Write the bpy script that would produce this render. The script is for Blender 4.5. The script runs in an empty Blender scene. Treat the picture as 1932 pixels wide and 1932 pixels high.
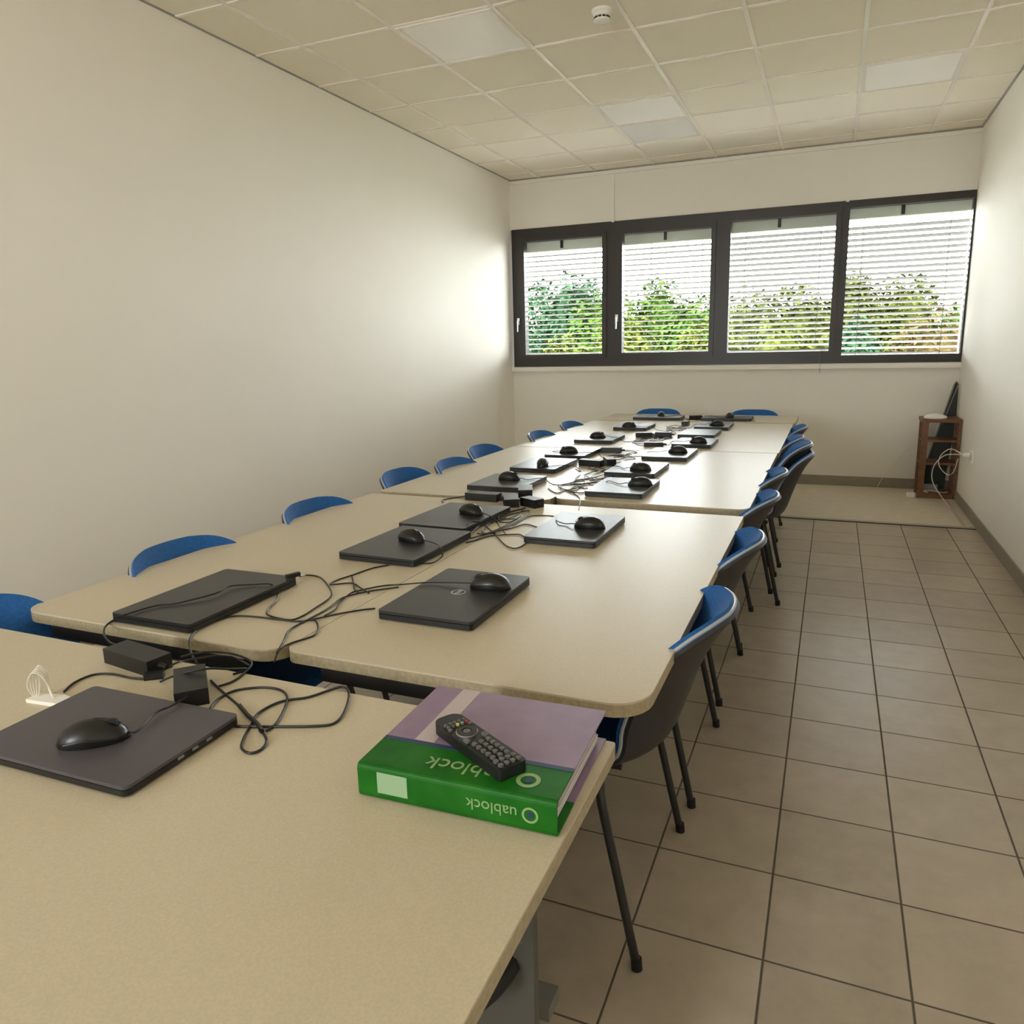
import bpy, bmesh, math, random
from mathutils import Vector, Matrix, Euler
PI = math.pi
SC = bpy.context.scene
COL = SC.collection
rnd = random.Random(7)

# ------------------------------------------------------------------ camera
F, CX, CY, H = 1409.646, 975.383, 944.344, 1.38517
ROT = Matrix(((0.92295739, -0.38063189, -0.05717543),
              (0.38426523, 0.90266534, 0.19374087),
              (-0.02213367, -0.2007851, 0.97938524)))      # columns: right, forward, up
cam = bpy.data.cameras.new('camera'); camo = bpy.data.objects.new('camera', cam); COL.objects.link(camo)
r_, f_, u_ = ROT.col[0], ROT.col[1], ROT.col[2]
m = Matrix((r_, u_, -f_)).transposed().to_4x4(); m.translation = (0, 0, H)
camo.matrix_world = m
cam.sensor_fit = 'HORIZONTAL'; cam.sensor_width = 36; cam.lens = 36 * F / 1932
cam.shift_x = -(CX - 966) / 1932; cam.shift_y = (CY - 966) / 1932
cam.clip_start = 0.02; cam.clip_end = 200
SC.camera = camo

# ------------------------------------------------------------------ world, sun, exposure
w = bpy.data.worlds.new('sky'); SC.world = w; w.use_nodes = True
wn = w.node_tree; bg = wn.nodes['Background']
bg.inputs[0].default_value = (0.96, 0.98, 1.0, 1); bg.inputs[1].default_value = 8
sun = bpy.data.lights.new('sun', 'SUN'); suno = bpy.data.objects.new('sun', sun); COL.objects.link(suno)
sun.energy = 3.5; sun.angle = math.radians(1); sun.color = (1, .93, .78)
suno.rotation_euler = (math.radians(42), 0, math.radians(-25))
vs = SC.view_settings
vs.view_transform = 'Standard'; vs.look = 'None'; vs.gamma = 1; vs.use_curve_mapping = False
vs.exposure = 2.06
SC.cycles.max_bounces = 14; SC.cycles.diffuse_bounces = 10; SC.cycles.transparent_max_bounces = 24
# daylight through the window band (portal: guides sky sampling only)
pt = bpy.data.lights.new('window_portal', 'AREA'); pto = bpy.data.objects.new('window_portal', pt); COL.objects.link(pto)
pt.shape = 'RECTANGLE'; pt.size = 4.3; pt.size_y = 1.42; pt.cycles.is_portal = True
pto.location = (-1.115, 8.16, 1.9); pto.rotation_euler = (-PI/2, 0, 0)
# second portal at the fill opening added in the unseen wall behind the camera
pt2 = pt.copy(); pto2 = bpy.data.objects.new('added_fill_portal', pt2); COL.objects.link(pto2)
pt2.size = 1.2; pt2.size_y = 1.5; pto2.location = (-1.95, -3.75, 1.85); pto2.rotation_euler = (PI/2, 0, 0)

def at(u, v, z):
    d = ROT @ Vector(((u - CX) / F, 1, -(v - CY) / F))
    t = (z - H) / d.z
    return Vector((d.x * t, d.y * t, z))

# ------------------------------------------------------------------ materials
def mat(name, col, rough=.5, metal=0, bump=None, var=None, spec=None, trans=0):
    mt = bpy.data.materials.new(name); mt.use_nodes = True
    nt = mt.node_tree; b = nt.nodes['Principled BSDF']
    b.inputs['Base Color'].default_value = (*col, 1); b.inputs['Roughness'].default_value = rough
    b.inputs['Metallic'].default_value = metal
    if spec is not None: b.inputs['Specular IOR Level'].default_value = spec
    tc = nt.nodes.new('ShaderNodeTexCoord')
    if var:     # (scale, amount, second colour)
        n = nt.nodes.new('ShaderNodeTexNoise'); n.inputs['Scale'].default_value = var[0]; n.inputs['Detail'].default_value = 4
        nt.links.new(tc.outputs['Object'], n.inputs['Vector'])
        rp = nt.nodes.new('ShaderNodeValToRGB'); rp.color_ramp.elements[0].position = .35; rp.color_ramp.elements[1].position = .65
        rp.color_ramp.elements[0].color = (*col, 1); rp.color_ramp.elements[1].color = (*var[1], 1)
        nt.links.new(n.outputs['Fac'], rp.inputs['Fac']); nt.links.new(rp.outputs['Color'], b.inputs['Base Color'])
    if bump:    # (scale, strength, distance)
        n = nt.nodes.new('ShaderNodeTexNoise'); n.inputs['Scale'].default_value = bump[0]; n.inputs['Detail'].default_value = 5
        nt.links.new(tc.outputs['Object'], n.inputs['Vector'])
        bp = nt.nodes.new('ShaderNodeBump'); bp.inputs['Strength'].default_value = bump[1]; bp.inputs['Distance'].default_value = bump[2]
        nt.links.new(n.outputs['Fac'], bp.inputs['Height']); nt.links.new(bp.outputs['Normal'], b.inputs['Normal'])
    return mt

M = {}
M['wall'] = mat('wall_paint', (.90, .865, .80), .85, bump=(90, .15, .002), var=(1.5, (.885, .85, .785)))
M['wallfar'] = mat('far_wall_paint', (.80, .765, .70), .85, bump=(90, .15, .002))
M['ceil'] = mat('ceiling_tile', (.88, .82, .69), .8, bump=(220, .5, .002), var=(160, (.83, .77, .64)))
M['bar'] = mat('ceiling_bar', (.86, .80, .74), .22)
M['cdark'] = mat('ceiling_edge', (.33, .31, .27), .5)
M['lamp'] = mat('lamp_diffuser', (.92, .89, .84), .3)
M['frame'] = mat('window_frame_brown', (.028, .022, .019), .38)
M['sill'] = mat('sill_white', (.80, .77, .70), .45)
M['slat'] = mat('slat_aluminium', (.30, .28, .285), .6, .0)
M['head'] = mat('blind_box', (.75, .73, .66), .5)
M['cordg'] = mat('cord_grey', (.2, .2, .19), .7)
M['base'] = mat('baseboard_tile', (.30, .255, .20), .4, var=(30, (.27, .23, .18)))
M['thr'] = mat('floor_joint_dark', (.05, .045, .04), .6)
M['thr2'] = mat('floor_joint_strip', (.45, .40, .32), .5)
M['top'] = mat('table_laminate', (.60, .53, .40), .36, bump=(300, .12, .0006), var=(260, (.55, .48, .36)), spec=.17)
M['edge'] = mat('table_edge', (.42, .35, .23), .5, var=(120, (.34, .28, .18)))
M['steel'] = mat('leg_grey', (.22, .215, .20), .45)
M['black'] = mat('black_plastic', (.008, .008, .0085), .42, bump=(600, .1, .0003))
M['lid'] = mat('laptop_lid', (.018, .0175, .0185), .36, bump=(900, .25, .0002))
M['lidg'] = mat('laptop_lid_grey', (.075, .068, .082), .42, bump=(900, .25, .0002))
M['cable'] = mat('cable_black', (.008, .007, .007), .42)
M['cablew'] = mat('cable_white', (.75, .72, .64), .5)
M['mouse'] = mat('mouse_black', (.007, .007, .0065), .34, bump=(500, .1, .0003))
M['silver'] = mat('silver', (.75, .76, .78), .3, .8)
M['blue'] = mat('blue_fabric', (.006, .085, .31), .8, bump=(500, .6, .0015), var=(140, (.012, .12, .39)))
M['shell'] = mat('shell_grey', (.026, .024, .025), .5)
M['rim'] = mat('rim_highlight_grey', (.42, .44, .47), .35)
M['tube'] = mat('tube_dark', (.035, .034, .034), .35, .3)
M['rubber'] = mat('rubber', (.01, .01, .01), .7)
M['purple'] = mat('binder_purple', (.27, .19, .29), .42, var=(25, (.24, .165, .265)))
M['green'] = mat('binder_green', (.002, .105, .003), .5, var=(20, (.010, .14, .006)), spec=.25)
M['navy'] = mat('binder_navy', (.02, .04, .12), .4)
M['ink'] = mat('binder_letters', (.25, .38, .18), .5)
M['sticker'] = mat('sticker', (.30, .45, .27), .6)
M['tape'] = mat('binder_tape', (.50, .42, .44), .35)
M['paper'] = mat('paper', (.62, .58, .58), .8, bump=(400, .5, .002))
M['wood'] = mat('rack_wood', (.20, .085, .035), .45, var=(18, (.14, .055, .02)))
M['white'] = mat('white_plastic', (.85, .83, .78), .4)
M['board'] = mat('dark_panel', (.025, .03, .022), .5)
M['grey'] = mat('grey_box', (.25, .25, .26), .5)
M['btn'] = mat('remote_button', (.11, .11, .10), .45)
M['yel'] = mat('button_yellow', (.55, .5, .15), .5)
M['red'] = mat('button_red', (.35, .04, .05), .5)
M['grn'] = mat('button_green', (.2, .3, .2), .5)
M['facade'] = mat('facade', (.5, .48, .44), .9)
M['bark'] = mat('bark', (.10, .07, .05), .9)
M['grass'] = mat('grass', (.05, .07, .02), .9, var=(3, (.03, .045, .015)))
def leafmat(name, a, b):
    mt = mat(name, a, .9, var=(9, b), spec=.06); return mt
M['leaf_blue'] = leafmat('leaf_bluegreen', (0.007, 0.02, 0.01), (0.014, 0.036, 0.014))
M['leaf_green'] = leafmat('leaf_green', (0.009, 0.026, 0.003), (0.028, 0.05, 0.005))
M['leaf_yellow'] = leafmat('leaf_yellow', (0.04, 0.044, 0.004), (0.018, 0.028, 0.003))
M['leaf_olive'] = leafmat('leaf_olive', (0.013, 0.021, 0.003), (0.034, 0.037, 0.005))
M['leaf_amber'] = leafmat('leaf_amber', (0.048, 0.026, 0.008), (0.022, 0.022, 0.006))

# glass: clear sheet that reflects a little
g = bpy.data.materials.new('window_glass'); g.use_nodes = True; nt = g.node_tree
nt.nodes.remove(nt.nodes['Principled BSDF']); out = nt.nodes['Material Output']
tr = nt.nodes.new('ShaderNodeBsdfTransparent'); tr.inputs[0].default_value = (.93, .95, .94, 1)
gl = nt.nodes.new('ShaderNodeBsdfGlossy'); gl.inputs['Roughness'].default_value = .02
fr = nt.nodes.new('ShaderNodeFresnel'); fr.inputs[0].default_value = 1.08; mx = nt.nodes.new('ShaderNodeMixShader')
nt.links.new(fr.outputs[0], mx.inputs[0]); nt.links.new(tr.outputs[0], mx.inputs[1]); nt.links.new(gl.outputs[0], mx.inputs[2]); nt.links.new(mx.outputs[0], out.inputs[0])
M['glass'] = g

# floor tiles
TS, TX, TY = .30466, -.0714, 4.9067
fm = bpy.data.materials.new('floor_tiles'); fm.use_nodes = True; nt = fm.node_tree; b = nt.nodes['Principled BSDF']
def N(t, **k):
    n = nt.nodes.new(t)
    for a, v in k.items(): setattr(n, a, v)
    return n
def MT(op, a, bb=None):
    n = N('ShaderNodeMath', operation=op)
    for i, x in enumerate((a, bb)):
        if x is None: continue
        if isinstance(x, (int, float)): n.inputs[i].default_value = x
        else: nt.links.new(x, n.inputs[i])
    return n.outputs[0]
tc = N('ShaderNodeTexCoord'); sx = N('ShaderNodeSeparateXYZ'); nt.links.new(tc.outputs['Object'], sx.inputs[0])
ux = MT('DIVIDE', MT('SUBTRACT', sx.outputs[0], TX), TS); uy = MT('DIVIDE', MT('SUBTRACT', sx.outputs[1], TY), TS)
def dist(uu): return MT('MULTIPLY', MT('SUBTRACT', .5, MT('ABSOLUTE', MT('SUBTRACT', MT('FRACT', uu), .5))), TS)
d = MT('MINIMUM', dist(ux), dist(uy))
grout = N('ShaderNodeMapRange'); grout.inputs[1].default_value = .0018; grout.inputs[2].default_value = .0034; nt.links.new(d, grout.inputs[0])
cmb = N('ShaderNodeCombineXYZ'); nt.links.new(MT('FLOOR', ux), cmb.inputs[0]); nt.links.new(MT('FLOOR', uy), cmb.inputs[1])
wnz = N('ShaderNodeTexWhiteNoise', noise_dimensions='2D'); nt.links.new(cmb.outputs[0], wnz.inputs[0])
nz = N('ShaderNodeTexNoise'); nz.inputs['Scale'].default_value = 9; nz.inputs['Detail'].default_value = 8; nz.inputs['Roughness'].default_value = .65
nt.links.new(tc.outputs['Object'], nz.inputs['Vector'])
vv = MT('ADD', MT('MULTIPLY', wnz.outputs['Value'], .25), MT('MULTIPLY', nz.outputs['Fac'], .9))
cr = N('ShaderNodeValToRGB'); e = cr.color_ramp.elements
e[0].position = .2; e[0].color = (.35, .29, .225, 1); e[1].position = .85; e[1].color = (.52, .445, .35, 1)
nt.links.new(vv, cr.inputs[0])
mxc = N('ShaderNodeMix', data_type='RGBA'); nt.links.new(grout.outputs[0], mxc.inputs[0])
mxc.inputs[6].default_value = (.10, .082, .062, 1); nt.links.new(cr.outputs[0], mxc.inputs[7])
nt.links.new(mxc.outputs[2], b.inputs['Base Color'])
rg = N('ShaderNodeMapRange'); rg.inputs[3].default_value = .8; rg.inputs[4].default_value = .29; nt.links.new(grout.outputs[0], rg.inputs[0])
nt.links.new(rg.outputs[0], b.inputs['Roughness'])
bp = N('ShaderNodeBump'); bp.inputs['Strength'].default_value = .6; bp.inputs['Distance'].default_value = .002
hh = MT('ADD', grout.outputs[0], MT('MULTIPLY', nz.outputs['Fac'], .25)); nt.links.new(hh, bp.inputs['Height']); nt.links.new(bp.outputs[0], b.inputs['Normal'])
M['floor'] = fm

# ------------------------------------------------------------------ mesh helpers
def obj(name, bm, material, parent=None, smooth=False, bevel=0, seg=2, mats=None):
    me = bpy.data.meshes.new(name)
    if bevel:
        es = [e for e in bm.edges if len(e.link_faces) == 2 and e.calc_face_angle(0) > .6]
        bmesh.ops.bevel(bm, geom=es, offset=bevel, segments=seg, affect='EDGES', profile=.5, clamp_overlap=True)
    bmesh.ops.recalc_face_normals(bm, faces=bm.faces)
    bm.to_mesh(me); bm.free()
    for mm in (mats or [material]): me.materials.append(mm)
    if smooth:
        for p in me.polygons: p.use_smooth = True
        me.set_sharp_from_angle(angle=math.radians(40))
    o = bpy.data.objects.new(name, me); COL.objects.link(o)
    if parent: o.parent = parent
    return o
def box(bm, x0, x1, y0, y1, z0, z1, mi=0):
    vs_ = [bm.verts.new((x, y, z)) for x in (x0, x1) for y in (y0, y1) for z in (z0, z1)]
    for a in ((0, 1, 3, 2), (4, 6, 7, 5), (0, 4, 5, 1), (2, 3, 7, 6), (0, 2, 6, 4), (1, 5, 7, 3)):
        f = bm.faces.new([vs_[i] for i in a]); f.material_index = mi
    return vs_
def B(*a):
    bm = bmesh.new(); box(bm, *a); return bm
def BB(lst):
    bm = bmesh.new()
    for a in lst: box(bm, *a)
    return bm
def prism(pts, z0, z1):
    bm = bmesh.new(); lo = [bm.verts.new((x, y, z0)) for x, y in pts]; hi = [bm.verts.new((x, y, z1)) for x, y in pts]
    bm.faces.new(lo[::-1]); bm.faces.new(hi); n = len(pts)
    for i in range(n): bm.faces.new((lo[i], lo[(i+1) % n], hi[(i+1) % n], hi[i]))
    return bm
def rrect(x0, x1, y0, y1, r, n=6):      # r: radii for corners (x0,y0),(x1,y0),(x1,y1),(x0,y1)
    if not isinstance(r, (list, tuple)): r = [r] * 4
    out = []
    for (cx, cy, sx_, sy_, a0, rr) in ((x0, y0, 1, 1, PI, r[0]), (x1, y0, -1, 1, 1.5*PI, r[1]), (x1, y1, -1, -1, 0, r[2]), (x0, y1, 1, -1, .5*PI, r[3])):
        for i in range(n + 1):
            a = a0 + i / n * PI / 2
            out.append((cx + sx_*rr + rr*math.cos(a), cy + sy_*rr + rr*math.sin(a)))
    return out
def smoothpath(pts, sub=5):
    P = [Vector(p) for p in pts]
    if len(P) < 3: return P
    out = []
    for i in range(len(P) - 1):
        p0 = P[max(i-1, 0)]; p1 = P[i]; p2 = P[i+1]; p3 = P[min(i+2, len(P)-1)]
        for k in range(sub):
            t = k / sub
            out.append(.5 * ((2*p1) + (p2-p0)*t + (2*p0-5*p1+4*p2-p3)*t*t + (-p0+3*p1-3*p2+p3)*t**3))
    out.append(P[-1]); return out
def tube(bm, pts, r, n=8, cap=True):
    P = [Vector(p) for p in pts]; rings = []; up = Vector((0, 0, 1)); prev = None
    for i, p in enumerate(P):
        t = (P[min(i+1, len(P)-1)] - P[max(i-1, 0)])
        if t.length < 1e-9: t = Vector((1, 0, 0))
        t.normalize()
        if prev is None:
            a = t.cross(up)
            if a.length < .1: a = t.cross(Vector((1, 0, 0)))
        else: a = prev - t * prev.dot(t)
        if a.length < 1e-6: a = t.orthogonal()
        a.normalize(); prev = a; bb = t.cross(a)
        rr = r[i] if isinstance(r, list) else r
        rings.append([bm.verts.new(p + a*math.cos(k*2*PI/n)*rr + bb*math.sin(k*2*PI/n)*rr) for k in range(n)])
    for i in range(len(rings)-1):
        for k in range(n): bm.faces.new((rings[i][k], rings[i][(k+1) % n], rings[i+1][(k+1) % n], rings[i+1][k]))
    if cap: bm.faces.new(rings[0][::-1]); bm.faces.new(rings[-1])
def T(pts, r, n=8, sub=0):
    bm = bmesh.new(); tube(bm, smoothpath(pts, sub) if sub else pts, r, n); return bm
def lathe(prof, n=24, center=(0, 0, 0)):
    bm = bmesh.new(); rings = []
    for r, z in prof: rings.append([bm.verts.new((center[0]+r*math.cos(2*PI*k/n), center[1]+r*math.sin(2*PI*k/n), center[2]+z)) for k in range(n)])
    for i in range(len(rings)-1):
        for k in range(n): bm.faces.new((rings[i][k], rings[i][(k+1) % n], rings[i+1][(k+1) % n], rings[i+1][k]))
    bm.faces.new(rings[0][::-1]); bm.faces.new(rings[-1]); return bm
def tag(o, label, cat, group=None, kind=None):
    if label: o['label'] = label
    if cat: o['category'] = cat
    if group: o['group'] = group
    if kind: o['kind'] = kind
    return o
def thing(name, label, cat, loc=(0, 0, 0), rz=0, group=None):
    o = bpy.data.objects.new(name, None); COL.objects.link(o); o.empty_display_size = .05
    o.location = loc; o.rotation_euler = (0, 0, rz); return tag(o, label, cat, group)
def struct(name, bm, m_, parent=None, **k):
    o = obj(name, bm, m_, parent, **k)
    if not parent: o['kind'] = 'structure'
    return o
def dup(root, loc, rz, label=None):
    r = root.copy(); COL.objects.link(r); r.location = loc; r.rotation_euler = (0, 0, rz)
    if label: r['label'] = label
    for ch in list(root.children):
        c = ch.copy(); COL.objects.link(c); c.parent = r
        for gch in list(ch.children):
            q = gch.copy(); COL.objects.link(q); q.parent = c
    return r

# ------------------------------------------------------------------ the room
XL, XR, YN, YF, ZC = -3.285, 1.047, -3.5, 7.78, 3.1195
struct('floor', B(XL-.2, XR+.2, YN-.2, YF+.2, -.12, 0), M['floor'])
struct('ceiling', B(XL-.2, XR+.2, YN-.2, YF+.4, ZC, ZC+.25), M['ceil'])
struct('wall_left', B(XL-.2, XL, YN-.2, YF+.3, 0, ZC), M['wall'])
struct('wall_right', B(XR, XR+.2, YN-.2, YF+.3, 0, ZC), M['wall'])
struct('wall_near', BB([(XL, XR, YN-.2, YN, 0, 1.1), (XL, XR, YN-.2, YN, 2.6, ZC), (XL, -2.52, YN-.2, YN, 1.1, 2.6), (-1.38, XR, YN-.2, YN, 1.1, 2.6)]), M['wall'])
fill_win = struct('window_5', BB([(-2.52, -1.38, YN-.08, YN-.02, 1.1, 1.16), (-2.52, -1.38, YN-.08, YN-.02, 2.54, 2.6)] + [(x-.04, x+.04, YN-.08, YN-.02, 1.16, 2.54) for x in (-2.48, -1.42)]), M['frame'])  # unseen window, added to brighten the near end of the room
obj('pane', B(-2.48, -1.42, YN-.055, YN-.051, 1.16, 2.54), M['glass'], fill_win)
ZB, ZT = 1.172, 2.617
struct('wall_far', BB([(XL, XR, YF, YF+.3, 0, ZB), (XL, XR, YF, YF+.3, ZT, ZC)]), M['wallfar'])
struct('baseboard_far', B(XL, XR-.012, YF-.014, YF, 0, .098), M['base'], bevel=.003)
struct('baseboard_right', B(XR-.012, XR, YN, YF, 0, .085), M['base'], bevel=.003)
struct('baseboard_left', B(XL, XL+.012, YN, YF-.014, 0, .085), M['base'], bevel=.003)
struct('trim_floor_joint', B(XL+.012, XR-.012, 6.19, 6.215, .0, .004), M['thr'])
struct('trim_floor_strip', BB([(XL+.012, XR-.012, 6.215, 6.262, .0, .006), (.955, .985, 6.262, 7.76, .004, .0055)]), M['thr2'])
struct('floor_end_section', B(XL+.012, XR-.012, 6.262, YF-.014, .0, .004), mat('plain_floor', (.66, .58, .46), .45, var=(14, (.61, .53, .42)), bump=(60, .2, .001)))
# sill, cover strips, perimeter angle
struct('trim_sill', B(XL, XR, YF-.045, YF, 1.122, 1.168), M['sill'], bevel=.004)
struct('trim_cover_strip', B(-2.163, -2.138, YF-.016, YF, ZT-.01, ZC-.06), M['sill'], bevel=.003)
struct('trim_cover_strip', B(.022, .047, YF-.016, YF, ZT-.01, ZC-.06), M['sill'], bevel=.003)
struct('trim_ceiling_shadow_gap', BB([(XL, XR, YF-.02, YF, ZC-.012, ZC), (XL, XL+.012, YN, YF, ZC-.006, ZC), (XR-.014, XR, YN, YF, ZC-.008, ZC)]), M['cdark'])
struct('trim_ceiling_angle', B(XL, XR, YF-.022, YF, ZC-.05, ZC-.016), M['sill'], bevel=.003)
# ceiling grid
gx = [-2.9397 + .6*i for i in range(7)]; gy = [7.533 - .6*j for j in range(19)]
bars = [(x-.012, x+.012, YN, YF-.02, ZC-.006, ZC) for x in gx]
xs = [XL+.012] + gx + [XR-.014]
for y in gy:
    for a, b_ in zip(xs[:-1], xs[1:]):
        bars.append((a + (.012 if a in gx else 0), b_ - (.012 if b_ in gx else 0), y-.012, y+.012, ZC-.005, ZC))
struct('trim_ceiling_grid', BB(bars), M['bar'])
# recessed light panels (switched off)
lp = [(1, -1, 'white square ceiling light panel nearest the camera, left of the smoke detector'),
      (2, 2, 'white square ceiling light panel in the row toward the window, left half of ceiling'),
      (2, 3, 'greyish ceiling light panel just beyond the brighter one, nearer the window'),
      (5, 2, 'white square ceiling light panel on the right side of the ceiling')]
for i, j, lab in lp:
    x0 = -2.9397 + .6*i + .012; y0 = 4.533 + .6*j + .012
    t = thing('ceiling_light', lab, 'ceiling light', (x0+.288, y0+.288, ZC), 0, 'ceiling light panels')
    bm = BB([(-.288, .288, -.288, -.27, -.010, 0), (-.288, .288, .27, .288, -.010, 0), (-.288, -.27, -.27, .27, -.010, 0), (.27, .288, -.27, .27, -.010, 0)])
    obj('frame', bm, M['bar'], t); obj('diffuser', B(-.27, .27, -.27, .27, -.006, 0), M['grey'] if False else (M['lamp'] if j != 3 else mat('lamp_diffuser_dull', (.68, .66, .60), .5)), t)
# smoke detector
sd = thing('smoke_detector', 'small white round smoke detector on a ceiling tile', 'smoke detector', (-1.235, 4.235, ZC))
obj('mount', lathe([(.055, 0), (.055, -.012), (.048, -.02), (.046, -.02)], 28), M['white'], sd, smooth=True)
bm = lathe([(.047, -.020), (.047, -.034), (.040, -.036), (.040, -.046)], 28); obj('body', bm, M['white'], sd, smooth=True)
bm = bmesh.new()
for k in range(12):
    a = k*2*PI/12; q = box(bm, .036, .0425, -.008, .008, -.0455, -.037)
    bmesh.ops.rotate(bm, verts=q, matrix=Matrix.Rotation(a, 3, 'Z'))
obj('vent_slots', bm, M['black'], sd)
obj('cap', lathe([(.044, -.046), (.044, -.054), (.036, -.060), (.01, -.061)], 28), M['white'], sd, smooth=True)

# ------------------------------------------------------------------ windows
wins = [(-3.27, -2.152, -3.125, -2.259, 1.302, 2.483), (-2.152, -1.072, -2.048, -1.163, 1.305, 2.485),
        (-1.072, .004, -.981, -.052, 1.287, 2.520), (.004, 1.045, .060, 1.030, 1.245, 2.552)]
hw = [(-3.20, 1.66), (-2.10, 1.66), None, None]
for k, (x0, x1, a, b_, c, d_) in enumerate(wins):
    e_ = 0.0
    fr_ = struct('window_%d' % (k+1), BB([(x0, a, YF-.012, YF+.07, ZB, ZT), (b_, x1, YF-.012, YF+.07, ZB, ZT), (a, b_, YF-.012, YF+.07, ZB, c), (a, b_, YF-.012, YF+.07, d_, ZT)]), M['frame'])
    # raised sash profile round the pane
    s = .045
    xa, xb = max(a-s, x0+.004), min(b_+s, x1-.004)
    obj('sash', BB([(xa, a, YF-.028, YF-.012, c-s, d_+s), (b_, xb, YF-.028, YF-.012, c-s, d_+s), (a, b_, YF-.028, YF-.012, c-s, c), (a, b_, YF-.028, YF-.012, d_, d_+s)]), M['frame'], fr_, bevel=.003)
    obj('pane', B(a-.002, b_+.002, YF+.03, YF+.034, c-.002, d_+.002), M['glass'], fr_)
    if hw[k]:
        hx, hz = hw[k]
        bm = BB([(hx-.014, hx+.014, YF-.040, YF-.028, hz-.035, hz+.035)])
        tube(bm, [(hx, YF-.04, hz), (hx, YF-.07, hz)], .008); tube(bm, [(hx, YF-.066, hz+.01), (hx, YF-.07, hz-.11)], [.009, .007])
        obj('handle', bm, M['silver'], fr_, smooth=True)
struct('wall_window_reveal', BB([(XL, XR, YF+.3, YF+.5, ZT+.02, ZC), (XL, XR, YF+.3, YF+.5, -.5, ZB-.05)]), M['facade'])
# outside venetian blinds
for k, (x0, x1, a, b_, c, d_) in enumerate(wins):
    xa, xb = a-.035, b_+.035
    if k == 3: xb = 1.045
    if k == 0: xa = -3.2
    lab = ['lowered outside venetian blind behind the leftmost window pane', 'lowered outside venetian blind behind the second pane from the left',
           'outside venetian blind behind the third pane, its cord end reaching the sill', 'outside venetian blind behind the rightmost and largest pane'][k]
    t = thing('venetian_blind', lab, 'window blind', ((xa+xb)/2, YF+.17, c-.02), 0, 'outside blinds')
    wd = (xb-xa)/2; top = d_ - c + .06
    bm = B(-wd, wd, -.045, .045, top-.13 if k != 3 else top-.12, top+.04); obj('headrail', bm, M['head'], t, bevel=.004)
    bm = bmesh.new(); z = .035; sw = .036 if k < 2 else .040; tilt = -.17 if k < 2 else -.27
    while z < top - .15:
        prof = [(-sw, -.004), (-sw*.5, -.0008), (0, 0), (sw*.5, -.0008), (sw, -.004)]
        rows = []
        for xx in (-wd+.006, wd-.006):
            rows.append([(xx, y*math.cos(tilt) - zz*math.sin(tilt), z + y*math.sin(tilt) + zz*math.cos(tilt)) for y, zz in prof])
        up = [[bm.verts.new(p) for p in r] for r in rows]; dn = [[bm.verts.new((p[0], p[1], p[2]-.0012)) for p in r] for r in rows]
        for i in range(4):
            bm.faces.new((up[0][i], up[1][i], up[1][i+1], up[0][i+1])); bm.faces.new((dn[0][i], dn[0][i+1], dn[1][i+1], dn[1][i]))
        bm.faces.new((up[0][0], dn[0][0], dn[1][0], up[1][0])); bm.faces.new((up[0][4], up[1][4], dn[1][4], dn[0][4]))
        z += .0517
    obj('slats', bm, M['slat'], t)
    obj('bottom_rail', B(-wd+.004, wd-.004, -.036, .036, -.012, .008), M['slat'], t, bevel=.003)
    for cx_ in ((-wd+.16, wd-.16) if k != 1 else (wd-.14, -wd+.3)):
        obj('ladder_cord', T([(cx_, -sw-.002, top-.1), (cx_, -sw-.002, 0)], .0022, 6), M['cordg'], t)
    obj('clip', B(-.05, -.02, -.056, -.045, top-.11, top-.03), M['frame'], t)
tag(obj('blind_cord', T([(-.12, YF-.034, 1.3), (-.118, YF-.05, 1.17), (-.117, YF-.05, 1.08)], .002, 6, 4), M['cordg']), 'thin grey blind cord hanging over the white sill below the third pane', 'cord')

# ------------------------------------------------------------------ outdoors
struct('floor_garden', B(-30, 30, 8.4, 60, -3.3, -3.2), M['grass'])
def leaves(rn, cx, cy, cz, rx, ry, rz, n, s):
    vs_ = []; fs = []
    lobes = [(rn.uniform(-.5, .5)*rx, rn.uniform(-.5, .5)*ry, rn.uniform(-.5, .48)*rz, rn.uniform(.32, .52)) for _ in range(9)] + [(0, 0, 0, .86)]*5
    for i in range(n):
        lx, ly, lz, lr = rn.choice(lobes)
        v = Vector((rn.gauss(0, 1), rn.gauss(0, 1), rn.gauss(0, 1))).normalized() * (rn.uniform(.75, 1.0))
        p = Vector((cx + lx + v.x*rx*lr, cy + ly + v.y*ry*lr, cz + lz + v.z*rz*lr))
        nrm = (v + Vector((rn.uniform(-.8, .8), rn.uniform(-.8, .8), rn.uniform(-.2, 1)))).normalized()
        a = nrm.orthogonal().normalized(); a.rotate(Matrix.Rotation(rn.uniform(0, 6.28), 3, nrm)); bb = nrm.cross(a)
        q = s*rn.uniform(.6, 1.3); k = len(vs_)
        vs_ += [p - a*q, p + bb*q*.55 + nrm*q*.15, p + a*q, p - bb*q*.55 + nrm*q*.15]; fs.append((k, k+1, k+2, k+3))
    return vs_, fs
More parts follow.
